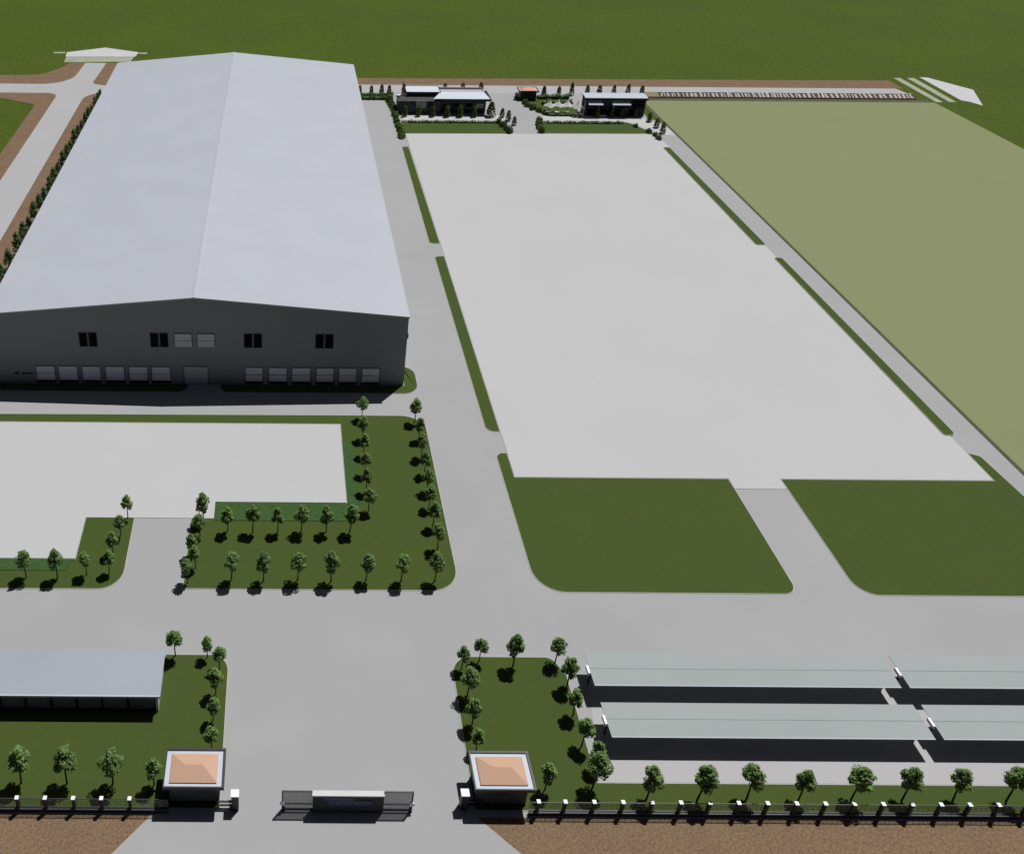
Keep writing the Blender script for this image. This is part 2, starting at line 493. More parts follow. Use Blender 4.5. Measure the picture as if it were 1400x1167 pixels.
# ------------------------------------------------------------------ foliage builders
def round_tree(kind, seed, height=4.5, crown_h=2.6, rad=0.88, leaves=1400, material='leaf', lean=0.0, narrow=False):
    rng = random.Random(seed)
    root = thing('tree', 'tree', 'tree', (0, 0, 0))
    tr = MB()
    top = height - crown_h
    bx, by = lean, lean * 0.4
    tr.tube((0, 0, -0.1), (bx * .5, by * .5, top * .6), 0.085, 0.07)
    tr.tube((bx * .5, by * .5, top * .6), (bx, by, top + crown_h * .3), 0.07, 0.045)
    for k in range(6):
        a = k * 1.05 + rng.uniform(-.3, .3)
        z = top + crown_h * rng.uniform(0.02, 0.3)
        tr.tube((bx, by, z), (bx + math.cos(a) * rad * .6, by + math.sin(a) * rad * .6, z + crown_h * .25), 0.035, 0.012, 4)
    tr.build('trunk', 'bark', root)
    cr = MB()
    lobes = []
    for k in range(13):
        t = (k + 0.5) / 13
        z = top + crown_h * (0.08 + 0.84 * t)
        prof = math.sin(math.pi * min(1, (0.10 + 0.88 * t)) ** (0.72 if not narrow else 0.6))
        rr = rad * max(0.18, prof) * 0.62
        a = k * 2.399 + rng.uniform(-.5, .5)
        lobes.append((bx + math.cos(a) * rr, by + math.sin(a) * rr, z, rad * rng.uniform(0.36, 0.55) * (0.6 + 0.5 * prof)))
    lobes.append((bx, by, top + crown_h * .5, rad * .62))
    lobes.append((bx, by, top + crown_h * .75, rad * .45))
    tot = sum(l[3] ** 2 for l in lobes)
    for lx, ly, lz, lr in lobes:
        for _ in range(int(leaves * lr * lr / tot)):
            d = Vector((rng.gauss(0, 1), rng.gauss(0, 1), rng.gauss(0, 1))).normalized()
            p = Vector((lx, ly, lz)) + Vector((d.x, d.y, d.z * 1.15)) * lr * rng.uniform(0.55, 1.05)
            nn = d + Vector((rng.gauss(0, .27), rng.gauss(0, .27), .45 + rng.gauss(0, .27)))
            cr.leaf(p, nn, rng.uniform(0.17, 0.29), rng)
    cr.build('crown', material, root)
    return root

def conifer(seed, height=2.9, rad=0.6, leaves=420, boxy=0.5):
    rng = random.Random(seed)
    root = thing('conifer', 'conifer', 'tree', (0, 0, 0))
    MB().tube((0, 0, -0.1), (0, 0, height * .5), 0.07, 0.04).build('trunk', 'bark', root)
    cr = MB()
    for _ in range(leaves):
        t = rng.random() ** 0.85
        r = rad * ((1 - t) ** boxy) * rng.uniform(0.6, 1.06) + 0.05
        a = rng.uniform(0, 6.283)
        z = 0.18 + (height - 0.18) * t
        d = Vector((math.cos(a), math.sin(a), 0.5))
        cr.leaf((math.cos(a) * r, math.sin(a) * r, z), d + Vector((rng.gauss(0, .5), rng.gauss(0, .5), rng.gauss(0, .5))), rng.uniform(0.22, 0.36), rng)
    cr.build('crown', 'leaf_conifer', root)
    return root

def leafbox(mb, x0, x1, y0, y1, z0, z1, n, rng, size=0.3):
    for _ in range(n):
        f = rng.random()
        x, y, z = rng.uniform(x0, x1), rng.uniform(y0, y1), rng.uniform(z0, z1)
        d = Vector((0, 0, 1))
        if f < 0.5:
            z = z1 + rng.gauss(0, 0.06)
        elif f < 0.85:
            y = y0 + rng.gauss(0, 0.06)
            d = Vector((0, -1, .4))
        elif f < 0.93:
            x, d = x0, Vector((-1, 0, .4))
        else:
            x, d = x1, Vector((1, 0, .4))
        mb.leaf((x, y, z), d + Vector((rng.gauss(0, .5), rng.gauss(0, .5), rng.gauss(0, .5))), size * rng.uniform(.7, 1.2), rng)

def hedge(path, w, h, label, seed, flowers=False, dens=26):
    """clipped hedge along a path of (x, y)"""
    rng = random.Random(seed)
    root = thing('hedge', label, 'hedge', (path[0][0], path[0][1], 0))
    o = root.location.copy()
    core, fo, fl = MB(o), MB(o), MB(o)
    for (xa, ya), (xb, yb) in zip(path, path[1:]):
        L = math.hypot(xb - xa, yb - ya)
        ux, uy = (xb - xa) / L, (yb - ya) / L
        n = int(L * w * dens + L * h * dens)
        for _ in range(n):
            s, q = rng.uniform(0, L), rng.uniform(-w / 2, w / 2)
            z = h * (0.82 + 0.22 * math.sin(s * 2.1 + xa)) + rng.gauss(0, .05)
            d = Vector((0, 0, 1))
            if rng.random() < 0.45:
                q = math.copysign(w / 2, q)
                z *= rng.random()
                d = Vector((-uy * q, ux * q, .3))
            p = (xa + ux * s - uy * q, ya + uy * s + ux * q, z + 0.03)
            fo.leaf(p, d + Vector((rng.gauss(0, .5), rng.gauss(0, .5), rng.gauss(0, .5))), rng.uniform(.24, .42), rng)
        k = w / 2 - .08
        c = [(xa - uy * k, ya + ux * k), (xa + uy * k, ya - ux * k), (xb + uy * k, yb - ux * k), (xb - uy * k, yb + ux * k)]
        core.prism(c, 0, h * .7)
        if flowers:
            for _ in range(int(L * 5)):
                s = rng.uniform(0, L)
                if math.sin(s * 1.15) + math.sin(s * .43) < -0.1:
                    continue
                p = (xa + ux * s + rng.uniform(-.3, .3), ya + uy * s + rng.uniform(-w / 2, w / 2), h * rng.uniform(.75, 1.1))
                fl.leaf(p, (0, -.5, 1), rng.uniform(.2, .34), rng)
    core.build('core', 'leaf_deep', root)
    fo.build('foliage', 'leaf_hedge', root)
    if flowers:
        fl.build('flowers', 'flower', root)
    else:
        fl.bm.free()
    return root

def bush_proto(seed, rad, h, material='leaf_hedge', n=420):
    rng = random.Random(seed)
    root = thing('bush', 'bush', 'bush', (0, 0, 0))
    st = MB()
    for k in range(5):
        a = k * 1.26
        st.tube((0, 0, -.05), (math.cos(a) * rad * .5, math.sin(a) * rad * .5, h * .6), .04, .02, 4)
    st.build('stems', 'bark', root)
    cr = MB()
    for _ in range(n):
        d = Vector((rng.gauss(0, 1), rng.gauss(0, 1), abs(rng.gauss(0, 1)))).normalized()
        k = rng.uniform(.7, 1.05) * (0.86 + .16 * math.sin(3 * math.atan2(d.y, d.x) + seed))
        cr.leaf((d.x * rad * k, d.y * rad * k, .08 + d.z * h * k), d + Vector((rng.gauss(0, .5), rng.gauss(0, .5), rng.gauss(0, .5))), rng.uniform(.22, .36), rng)
    cr.build('foliage', material, root)
    return root

class Stock:
    """hands out the first build of each kind, then copies of it"""
    def __init__(self, protos):
        self.p = protos
        self.used = set()
        self.n = 0
    def put(self, loc, scale, rz, label, group, which=None):
        i = self.n % len(self.p) if which is None else which
        self.n += 1
        o = self.p[i]
        if i in self.used:
            o = copy_tree(o)
        self.used.add(i)
        o.location = loc
        o.scale = scale if isinstance(scale, tuple) else (scale,) * 3
        o.rotation_euler = (0, 0, rz)
        o['label'] = label
        o['group'] = group
        return o

rngT = random.Random(5)
TREES = Stock([round_tree('a', 11), round_tree('b', 23, crown_h=2.7, rad=0.82, lean=0.15), round_tree('c', 37, crown_h=2.3, rad=0.92, lean=-0.12),
               round_tree('d', 51, crown_h=2.6, rad=0.8, narrow=True), round_tree('e', 66, crown_h=2.4, rad=0.95, lean=0.1)])

def tree_row(pts, fmt, group, scale=1.0, words=None, z=0.04):
    for i, p in enumerate(pts):
        h = p[2] / 4.5 if len(p) > 2 else scale
        w = words[i] if words else ORD[i]
        s = h * rngT.uniform(.93, 1.06)
        TREES.put((p[0], p[1], z), (s * 1.04, s * 1.04, s), rngT.uniform(0, 6.28), fmt.format(w), group)

G1 = 'young trees planted along the front fence'
tree_row([(32.0, 46.9, 4.3), (36.3, 46.8, 4.6), (40.7, 47.0, 4.3), (45.0, 46.8, 4.4), (49.7, 47.0, 4.2), (54.0, 46.9, 4.2), (58.4, 46.9, 4.2), (63.0, 46.9, 4.3)],
         '{} round-crowned tree from the gatehouse in the grass strip before the carports', G1)
tree_row([(-10.6, 47.7, 4.0), (-14.2, 47.8, 4.7), (-18.2, 47.8, 4.8), (-22.2, 47.8, 4.6)],
         '{} tree out from the gatehouse along the fence of the long-shed lawn', G1)
G2 = 'trees around the gate lawns'
tree_row([(-10.1, 60.5, 3.7), (-6.9, 60.3, 3.3), (-5.6, 59.0, 3.2), (-5.8, 56.4, 3.4), (-5.9, 53.7, 3.4), (-5.8, 50.8, 3.2)],
         '{} tree along the entrance drive edge, counted from the long shed roof corner', G2)
tree_row([(18.2, 59.3, 3.4), (18.2, 56.4, 3.8), (18.1, 53.4, 3.5), (18.0, 50.9, 3.2)],
         '{} tree down the drive-side edge of the carport-side gate lawn, from the main road', G2)
tree_row([(20.1, 60.2, 3.4), (23.3, 59.6, 4.6)], '{} tree from the drive along the main-road edge of the carport-side gate lawn', G2)
tree_row([(27.6, 60.1, 3.8), (28.0, 57.4, 4.2), (27.8, 54.5, 3.6), (27.7, 51.5, 3.8), (28.3, 49.6, 3.5), (27.6, 47.8, 4.3)],
         '{} tree down the lawn edge beside the carports, counted from the main road', G2)
tree_row([(23.4, 47.6, 3.5)], 'lone tree on open grass just beyond the carport-side gatehouse roof', G2)
G3 = 'trees on the L-shaped lawn before the warehouse'
tree_row([(-5.8, 76.8), (-2.9, 76.6), (0.0, 76.7), (2.7, 76.8), (5.6, 76.8), (8.3, 76.8)],
         '{} tree from the yard lane along the planting bed of the L-shaped lawn', G3, 0.92)
tree_row([(-5.0, 69.8), (-1.5, 69.7), (2.2, 69.9), (5.8, 69.7), (9.6, 69.9), (13.4, 69.8), (17.1, 69.9)],
         '{} tree from the yard lane along the main-road edge of the L-shaped lawn', G3, 0.97)
tree_row([(11.2, 97.0), (11.0, 92.8), (10.9, 89.6), (10.8, 86.4), (10.7, 83.3), (10.7, 80.0)],
         '{} tree from the warehouse in the column beside the pale yard corner', G3, 0.82)
tree_row([(18.3, 96.2), (18.4, 92.6), (18.3, 89.4), (18.2, 86.3), (18.1, 83.4), (18.0, 80.6), (18.0, 77.6), (18.1, 74.4)],
         '{} tree from the warehouse in the column along the middle road kerb', G3, 0.84)
tree_row([(-8.7, 78.2, 4.4), (-8.9, 76.0, 3.6), (-9.6, 73.2, 3.4), (-9.0, 71.4, 3.6), (-9.7, 69.4, 3.3)],
         '{} tree from the pale yard clustered on the lane edge of the L-shaped lawn', G3)
G4 = 'trees on the small stepped lawn'
tree_row([(-17.6, 78.7, 3.4), (-18.0, 76.0, 3.2), (-18.4, 73.2, 3.5), (-18.4, 70.6, 3.5), (-20.8, 70.4, 3.5), (-23.9, 69.9, 4.1), (-27.3, 69.9, 4.0)],
         '{} tree from the yard corner around the stepped lawn across the lane', G4)

# dark row of trees between the warehouse side wall and the side road
SIDE = Stock([round_tree('f', 71, height=4.4, crown_h=3.8, rad=1.0, leaves=1000, material='leaf_deep', narrow=True),
              round_tree('g', 83, height=4.0, crown_h=3.5, rad=.95, leaves=1000, material='leaf_deep', narrow=True),
              round_tree('h', 97, height=4.7, crown_h=4.0, rad=1.0, leaves=1000, material='leaf_deep', narrow=True)])
ys = [131.5, 136.0, 141.0, 145.5, 149.5, 153.5, 157.5, 161.5, 165.5, 169.5, 173.5, 177.5, 181.5, 185.5, 189.5, 193.5, 197.5, 201.5, 205.5, 209.5, 213.5, 217.5, 221.0]
for i, y in enumerate(ys):
    s = rngT.uniform(.85, 1.12)
    SIDE.put((-46.1 - .6 * (221 - y) / 90 + rngT.uniform(-.15, .15), y, 0), s, rngT.uniform(0, 6.28),
             '{} dark bushy tree, counted from the viewer, between warehouse side and side road'.format(ORD[i]), 'dark trees beside the warehouse')

# ------------------------------------------------------------------ warehouse
WX0, WX1, WY0, WY1, RX, ZE, ZR = -40.1, 17.7, 104.3, 216.4, -11.6, 11.4, 14.25
wo_ = (RX, WY0, 0)
wh = thing('warehouse', 'huge dark grey warehouse with a pale low-pitched metal roof and rows of dock doors', 'warehouse', wo_)
part(MB(wo_).extrude_profile([(WX0, -0.1), (WX1, -0.1), (WX1, ZE), (RX, ZR), (WX0, ZE)], 'y', WY0, WY1), 'wall', 'wall', wh)
rf = MB(wo_)
t = 0.22
rf.extrude_profile([(WX0 - .15, ZE + .02), (RX, ZR + .02), (WX1 + .12, ZE + .02), (WX1 + .12, ZE + t), (RX, ZR + t), (WX0 - .15, ZE + t)], 'y', WY0 - .12, WY1 + .15)
roof_o = part(rf, 'roof', 'roof', wh)
part(MB(wo_).extrude_profile([(RX - .35, ZR + t - .02), (RX, ZR + t + .04), (RX + .35, ZR + t - .02)], 'y', WY0 - .13, WY1 + .16), 'ridge_cap', 'roof', wh, roof_o)

def pane_window(x0, x1, z0, z1):
    f = MB(wo_)
    y = WY0
    f.box(x0 - .06, x0, y - .05, y + .02, z0 - .06, z1 + .06).box(x1, x1 + .06, y - .05, y + .02, z0 - .06, z1 + .06)
    f.box(x0, x1, y - .05, y + .02, z1, z1 + .06).box(x0, x1, y - .05, y + .02, z0 - .06, z0)
    xm = (x0 + x1) / 2
    f.box(xm - .13, xm + .13, y - .05, y + .02, z0, z1)
    w = part(f, 'window', 'grey_metal', wh)
    g = MB(wo_).box(x0, xm - .13, y - .02, y + .01, z0, z1).box(xm + .13, x1, y - .02, y + .01, z0, z1)
    part(g, 'pane', 'window', wh, w)
for x0 in (-27.7, -17.85, -4.85, 5.05):
    pane_window(x0, x0 + 2.42, 6.3, 8.6)

def shutter(name, x0, x1, z0, z1, material, split=True, gap=0.0):
    f = MB(wo_)
    y = WY0
    z = z0
    if split:
        zm = z0 + (z1 - z0) * .48
        f.box(x0, x1, y - .07, y + .02, z0, zm - .04).box(x0, x1, y - .05, y + .02, zm + .04, z1)
    else:
        f.box(x0, x1, y - .06, y + .02, z0, z1)
    d = part(f, name, material, wh)
    fr = MB(wo_).box(x0 - .08, x0, y - .09, y + .02, gap, z1 + .08).box(x1, x1 + .08, y - .09, y + .02, gap, z1 + .08).box(x0, x1, y - .09, y + .02, z1, z1 + .08)
    part(fr, 'frame', 'wall_dark', wh, d)
    if split and gap == 0.0:
        part(MB(wo_).box(x0, x1, y - .015, y + .02, z0 + (z1 - z0) * .48 - .04, z0 + (z1 - z0) * .48 + .04), 'rail', 'black_metal', wh, d)
    return d
docks = [(-34.3, -31.7, 1), (-31.1, -28.5, 0), (-27.75, -25.25, 0), (-24.45, -21.9, 0), (-21.15, -18.6, 1), (-17.95, -15.4, 1),
         (-4.72, -2.35, 1), (-1.4, 1.1, 1), (1.85, 4.4, 1), (5.3, 7.7, 1), (8.5, 10.9, 1), (11.75, 14.15, 1)]
for x0, x1, sp in docks:
    d = shutter('dock_door', x0, x1, .55, 2.88, 'shutter', bool(sp))
    part(MB(wo_).box(x0 + .03, x1 - .03, WY0 - .045, WY0 + .02, .02, .54), 'dock_pit', 'black', wh, d)
for xa, xb in [(docks[i][1], docks[i + 1][0]) for i in (0, 2, 3, 4, 6, 7, 8, 9, 10)]:
    part(MB(wo_).box(xa + .17, xb - .17, WY0 - .28, WY0 - .02, .1, .34), 'dock_bumper', 'shutter_plain', wh)
shutter('roller_door', -13.4, -10.05, .03, 2.98, 'shutter_plain', False)
for x0, x1 in ((-14.5, -12.12), (-11.33, -8.98)):
    shutter('louvre_window', x0, x1, 6.38, 8.52, 'bright_shutter', True, 6.36)
tx = MB(wo_)
for a, b in ((-37.45, -36.75), (-36.35, -36.05), (-35.98, -35.72), (-35.66, -35.42), (-35.36, -35.14), (-35.08, -34.88)):
    tx.box(a, b, WY0 - .03, WY0 + .01, 1.45, 1.78)
part(tx, 'lettering', 'black', wh)
part(MB(wo_).extrude_profile([(WX1 - .02, 6.1), (WX1 + .55, 6.3), (WX1 + .6, 6.8), (WX1 - .02, 7.9)], 'y', WY0 + 2.5, WY0 + 4.5), 'vent_hood', 'wall_dark', wh)
for y in range(12, 110, 14):
    part(MB(wo_).tube((WX1 + .1, WY0 + y, 0), (WX1 + .1, WY0 + y, ZE), .09), 'downpipe', 'wall_dark', wh)

# ------------------------------------------------------------------ gatehouses
def gatehouse(x0, x1, y0, y1, label, name='gatehouse', h=3.0, panes=1, hip='orange', door_side=1):
    """roof outline x0..x1, y0..y1; walls set back beneath it"""
    o = ((x0 + x1) / 2, y0 + .5, 0)
    r = thing(name, label, 'gatehouse', o, 'flat-eaved gatehouses')
    wx0, wx1, wy0, wy1 = x0 + .45, x1 - .5, y0 + .5, y1 - .4
    part(MB(o).box(wx0, wx1, wy0, wy1, -.05, h - .34), 'wall', 'wall_dark', r)
    R = MB(o)
    R.box(x0, x1, y0, y1, h - .34, h - .10)
    R.ring([(x0, y0), (x1, y0), (x1, y1), (x0, y1)], [(x0 + .1, y0 + .1), (x1 - .2, y0 + .1), (x1 - .2, y1 - .2), (x0 + .1, y1 - .2)], h - .1, h + .04)
    rr = part(R, 'roof', 'black_metal', r)
    part(MB(o).box(x0 + .1, x1 - .2, y0 + .1, y1 - .2, h - .12, h - .06), 'roof_deck', 'gutter', r, rr)
    a0, a1, b0, b1 = x0 + .55, x1 - .65, y0 + .42, y1 - .55
    zb = h - .06
    zt = zb + .62
    hw = (b1 - b0) / 2
    H = MB(o)
    H.box(a0, a1, b0, b1, zb, zb + .1)
    e = .03
    p = [(a0 - e, b0 - e, zb + .1), (a1 + e, b0 - e, zb + .1), (a1 + e, b1 + e, zb + .1), (a0 - e, b1 + e, zb + .1), (a0 + hw, (b0 + b1) / 2, zt), (a1 - hw, (b0 + b1) / 2, zt)]
    H.solid(p, [(0, 1, 5, 4), (1, 2, 5), (2, 3, 4, 5), (3, 0, 4), (3, 2, 1, 0)])
    part(H, 'hip_roof', hip, r, rr)
    xw0 = wx0 + (2.3 if panes == 1 else .5)
    for k in range(panes):
        a = xw0 + k * 1.15
        b = a + (1.75 if panes == 1 else 1.05)
        w = part(MB(o).ring([(a, 0)] * 0 or [(a, wy0 - .05), (b, wy0 - .05), (b, wy0 + .01), (a, wy0 + .01)],
                            [(a + .06, wy0 - .03), (b - .06, wy0 - .03), (b - .06, wy0), (a + .06, wy0)], h - 1.5, h - .75), 'window', 'black_metal', r)
        part(MB(o).box(a + .05, b - .05, wy0 - .04, wy0 - .02, h - 1.45, h - .8), 'pane', 'pane_grey', r, w)
    xs = wx1 if door_side > 0 else wx0
    d = part(MB(o).box(xs - .03, xs + .04, wy0 + .5, wy0 + 1.4, 0, 2.05), 'door', 'grey_metal', r)
    part(MB(o).box(xs - .06, xs + .08, wy0 + 1.25, wy0 + 1.32, 1.0, 1.1), 'handle', 'gutter', r, d)
    part(MB(o).box(wx0 - .03, wx1 + .03, wy0 - .04, wy1 + .03, -.06, .28), 'plinth', 'black', r)
    return r
gatehouse(-9.5, -4.35, 45.75, 49.15, 'small dark gatehouse with orange hip roof, next to the long shed lawn', panes=1)
gatehouse(16.7, 21.85, 45.75, 49.1, 'small dark gatehouse with orange hip roof, next to the carports', panes=2, door_side=-1)
gatehouse(61.6, 66.6, 223.9, 227.4, 'distant dark gatehouse with red-orange hip roof between far offices', h=2.5, panes=2, hip='orange_far', door_side=-1)

# ------------------------------------------------------------------ gate pillars, sign wall
def gate_pillar(x, y, side, label):
    r = thing('gate_pillar', label, 'gate pillar', (x, y, 0), 'white-capped gate pillars')
    part(MB().box(-.3, .3, -.28, .28, 0, 1.96), 'shaft', 'black_metal', r)
    part(MB().box(-.35, .35, -.32, .32, 1.96, 2.06), 'cap', 'white', r)
    arm = MB()
    xa, xb = sorted((side * .3, side * 1.55))
    arm.box(xa, xb, -.06, .06, .78, .92).box(xa, xb, -.06, .06, .28, .42)
    x2 = side * 1.5
    arm.box(x2 - .06, x2 + .06, -.08, .08, 0, .95)
    part(arm, 'barrier', 'black_metal', r)
    part(MB().box(side * .42 - .1, side * .42 + .1, -.2, -.07, .95, 1.2), 'reader', 'grey_metal', r)
    return r
gate_pillar(-3.45, 45.9, -1, 'white-capped dark gate pillar with low barrier, beside the shed-side gatehouse')
gate_pillar(16.0, 46.1, 1, 'white-capped dark gate pillar with low barrier, beside the carport-side gatehouse')

so_ = (6.1, 45.6, 0)
sg = thing('sign_wall', 'dark gate sign wall with blue nameplate and smoked glass wings', 'sign', so_)
part(MB(so_).box(3.1, 9.1, 45.55, 45.93, 0, 2.28), 'wall', 'sign_wall', sg)
part(MB(so_).box(3.06, 9.14, 45.51, 45.97, 2.28, 2.42), 'coping', 'offwhite', sg)
npl = part(MB(so_).box(4.45, 8.1, 45.50, 45.56, 1.0, 1.72), 'nameplate', 'sign_blue', sg)
ink = MB(so_)
def stroke(x0, z0, x1, z1, w=.05):
    ink.solid([(x0 - w, 45.49, z0), (x0 + w, 45.49, z0), (x1 + w, 45.49, z1), (x1 - w, 45.49, z1),
               (x0 - w, 45.505, z0), (x0 + w, 45.505, z0), (x1 + w, 45.505, z1), (x1 - w, 45.505, z1)],
              [(0, 1, 2, 3), (7, 6, 5, 4), (0, 4, 5, 1), (1, 5, 6, 2), (2, 6, 7, 3), (3, 7, 4, 0)])
stroke(5.22, 1.14, 5.22, 1.6)
stroke(5.5, 1.2, 5.5, 1.36, .04)
stroke(5.72, 1.2, 5.78, 1.52, .04)
stroke(6.0, 1.2, 6.0, 1.36, .04)
stroke(6.2, 1.3, 6.2, 1.52, .04)
stroke(6.7, 1.62, 6.98, 1.16)
part(ink, 'lettering', 'sign_ink', sg, npl)
part(MB(so_).box(4.1, 6.6, 45.52, 45.56, 1.74, 2.1), 'upper_band', 'sign_blue', sg)
for a, b, sgn in ((.55, 3.08, -1), (9.12, 11.55, 1)):
    w = part(MB(so_).box(a, b, 45.78, 45.82, .12, 2.5), 'glass_wing', 'smoked', sg)
    fr = MB(so_).box(a, b, 45.75, 45.85, 2.5, 2.58).box(a, b, 45.75, 45.85, .04, .12).box(a, b, 45.75, 45.85, .78, .84)
    e = a if sgn < 0 else b
    fr.box(e - .05, e + .05, 45.74, 45.86, 0, 2.6)
    part(fr, 'frame', 'black_metal', sg, w)
    part(MB(so_).box(e - .12 + sgn * -.1, e + .12 + sgn * -.1, 45.6, 45.74, .0, .5), 'wheel_box', 'black_metal', sg, w)
    ms = MB(so_)
    ms.tube((e, 45.73, 1.0), (e, 45.66, 1.0), .22, .22, 14)
    part(ms, 'disc', 'white', sg, w)

# ------------------------------------------------------------------ front fences
def front_fence(x0, x1, posts, label):
    o = (x0, 45.5, 0)
    r = thing('front_fence', label, 'fence', o, 'glazed front fences')
    part(MB(o).box(x0, x1, 45.4, 45.62, -.1, .38), 'plinth', 'black_metal', r)
    part(MB(o).box(x0, x1, 45.37, 45.65, .38, .46), 'plinth_coping', 'grey_metal', r)
    xs = sorted(posts)
    for i, x in enumerate(xs):
        p = part(MB(o).box(x - .12, x + .12, 45.4, 45.66, .46, 1.78), 'post', 'black_metal', r)
        part(MB(o).box(x - .16, x + .16, 45.37, 45.69, 1.78, 1.86), 'cap', 'white', r, p)
    ends = [x0] + xs + [x1]
    rng = random.Random(int(x1))
    for a, b in zip(ends, ends[1:]):
        a2, b2 = a + (.12 if a in xs else 0), b - (.12 if b in xs else 0)
        if b2 - a2 < .4:
            continue
        fr = MB(o)
        fr.box(a2, b2, 45.5, 45.55, 1.66, 1.72).box(a2, b2, 45.5, 45.55, .54, .59)
        c = (a2 + b2) / 2
        for k in range(5):
            cx = a2 + (b2 - a2) * (k + .5) / 5
            pts = [(cx + .2 * math.cos(s) * (1 - s / 9), 45.525, 1.1 + .42 * math.sin(s) * (1 - s / 9)) for s in [j * .7 + rng.uniform(0, .6) for j in range(9)]]
            for p, q in zip(pts, pts[1:]):
                fr.tube(p, q, .014, None, 4)
        pn = part(fr, 'panel', 'black_metal', r)
        part(MB(o).box(a2, b2, 45.56, 45.575, .5, 1.7), 'glass', 'glass', r, pn)
    return r
front_fence(-40.0, -9.1, [-12.3 - 2.37 * k for k in range(11)], 'glazed fence with white-capped posts before the lawn of the long shed')
front_fence(21.45, 80.0, [22.1] + [24.35 + 2.43 * k for k in range(22)], 'glazed fence with white-capped posts before the tree strip and carports')

# ------------------------------------------------------------------ long shed beside the gate
sx0, sx1 = -46.0, -10.75
o = (-28, 56.5, 0)
sh = thing('long_shed', 'long dark shed with a pale blue-grey sheet roof and divided bays', 'shed', o)
part(MB(o).extrude_profile([(54.35, 2.38), (58.9, 2.85), (58.9, 2.95), (54.35, 2.50)], 'x', sx0, sx1), 'roof', 'roof_small', sh)
part(MB(o).box(sx0, sx1 - .02, 54.30, 54.42, 2.30, 2.52), 'eave_gutter', 'gutter', sh)
part(MB(o).box(sx0 + .1, sx1 - .35, 58.55, 58.7, -.1, 2.78), 'back_wall', 'wall_dark', sh)
x = sx1 - 3.15
k = 0
part(MB(o).box(sx1 - 3.05, sx1 - .6, 54.86, 54.94, .05, 2.3), 'bay_panel', 'bay', sh)
while x > sx0 + 2.4:
    part(MB(o).box(x - .06, x + .06, 54.62, 54.8, -.05, 2.36), 'post', 'black', sh)
    part(MB(o).box(x - 2.32, x - .07, 54.86, 54.94, .05, 2.3), 'bay_panel', 'bay', sh)
    x -= 2.39
e = MB(o)
e.box(sx1 - .5, sx1 - .30, 54.55, 55.0, -.05, 2.36)
e.box(sx1 - .5, sx1 - .30, 55.0, 58.54, -.05, 2.40)
part(e, 'end_wall', 'offwhite', sh)
part(MB(o).box(sx0, sx1 - .5, 54.6, 54.98, -.06, .04), 'sill', 'black', sh)

# ------------------------------------------------------------------ carports
def carport(x0, x1, y0, y1, label, z=2.08):
    o = ((x0 + x1) / 2, y0, 0)
    r = thing('carport', label, 'carport', o, 'long carports in two rows')
    ym = (y0 + y1) / 2
    rf = part(MB(o).extrude_profile([(y0, z), (ym - .02, z + .05), (ym - .02, z + .10), (y0, z + .05)], 'x', x0, x1)
              .extrude_profile([(ym + .02, z + .05), (y1, z), (y1, z + .05), (ym + .02, z + .10)], 'x', x0, x1), 'roof', 'roof_port', r)
    part(MB(o).box(x0 + .02, x1 - .02, ym - .02, ym + .02, z - .02, z + .085), 'ridge_gutter', 'grey_metal', r, rf)
    part(MB(o).box(x0, x1, y0 - .05, y0 - .003, z - .03, z + .07), 'eave_trim', 'roof_white', r, rf)
    n = max(2, round((x1 - x0) / 4.8))
    for k in range(n + 1):
        x = x0 + .2 + (x1 - x0 - .4) * k / n
        p = part(MB(o).box(x - .08, x + .08, ym - .08, ym + .08, -.05, z + .02), 'post', 'black_metal', r)
        part(MB(o).extrude_profile([(y0 + .2, z - .05), (ym, z - .14), (y1 - .2, z - .05), (y1 - .2, z - .01), (ym, z + .03), (y0 + .2, z - .01)], 'x', x - .05, x + .05), 'bracket', 'black_metal', r, p)
    part(MB(o).box(x0 - .24, x0 - .02, ym - .5, ym + .35, z - .22, z + .12), 'halo_block', 'white', r, rf)  # added white block standing in for the bright halo beside the roof's shadow
    return r
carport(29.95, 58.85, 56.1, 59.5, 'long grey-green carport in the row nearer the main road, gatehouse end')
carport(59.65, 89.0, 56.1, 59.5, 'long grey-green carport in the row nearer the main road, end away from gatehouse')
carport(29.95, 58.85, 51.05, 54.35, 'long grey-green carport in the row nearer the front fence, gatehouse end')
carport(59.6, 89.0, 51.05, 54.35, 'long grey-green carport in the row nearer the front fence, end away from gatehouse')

# ------------------------------------------------------------------ far office, dark with white roofs
o = (40, 214, 0)
of = thing('office_building', 'dark far office with two white roof planes behind a row of conifers', 'office', o)
part(MB(o).box(29.0, 39.6, 213.6, 217.2, -.05, 3.2), 'low_wing', 'wall_slats', of)
part(MB(o).box(28.85, 39.75, 213.45, 217.35, 3.2, 3.35), 'low_roof', 'wall_dark', of)
part(MB(o).box(31.6, 39.7, 217.2, 221.6, -.05, 4.3), 'tall_block', 'wall_dark', of)
tr_ = part(MB(o).box(31.4, 39.9, 217.0, 221.8, 4.3, 4.44), 'tall_roof', 'roof_white', of)
part(MB(o).ring([(31.3, 216.9), (40.0, 216.9), (40.0, 221.9), (31.3, 221.9)], [(31.45, 217.05), (39.85, 217.05), (39.85, 221.75), (31.45, 221.75)], 4.25, 4.52), 'parapet', 'black_metal', of, tr_)
part(MB(o).box(39.62, 51.0, 214.6, 219.4, -.05, 3.6), 'right_wing', 'wall_slats', of)
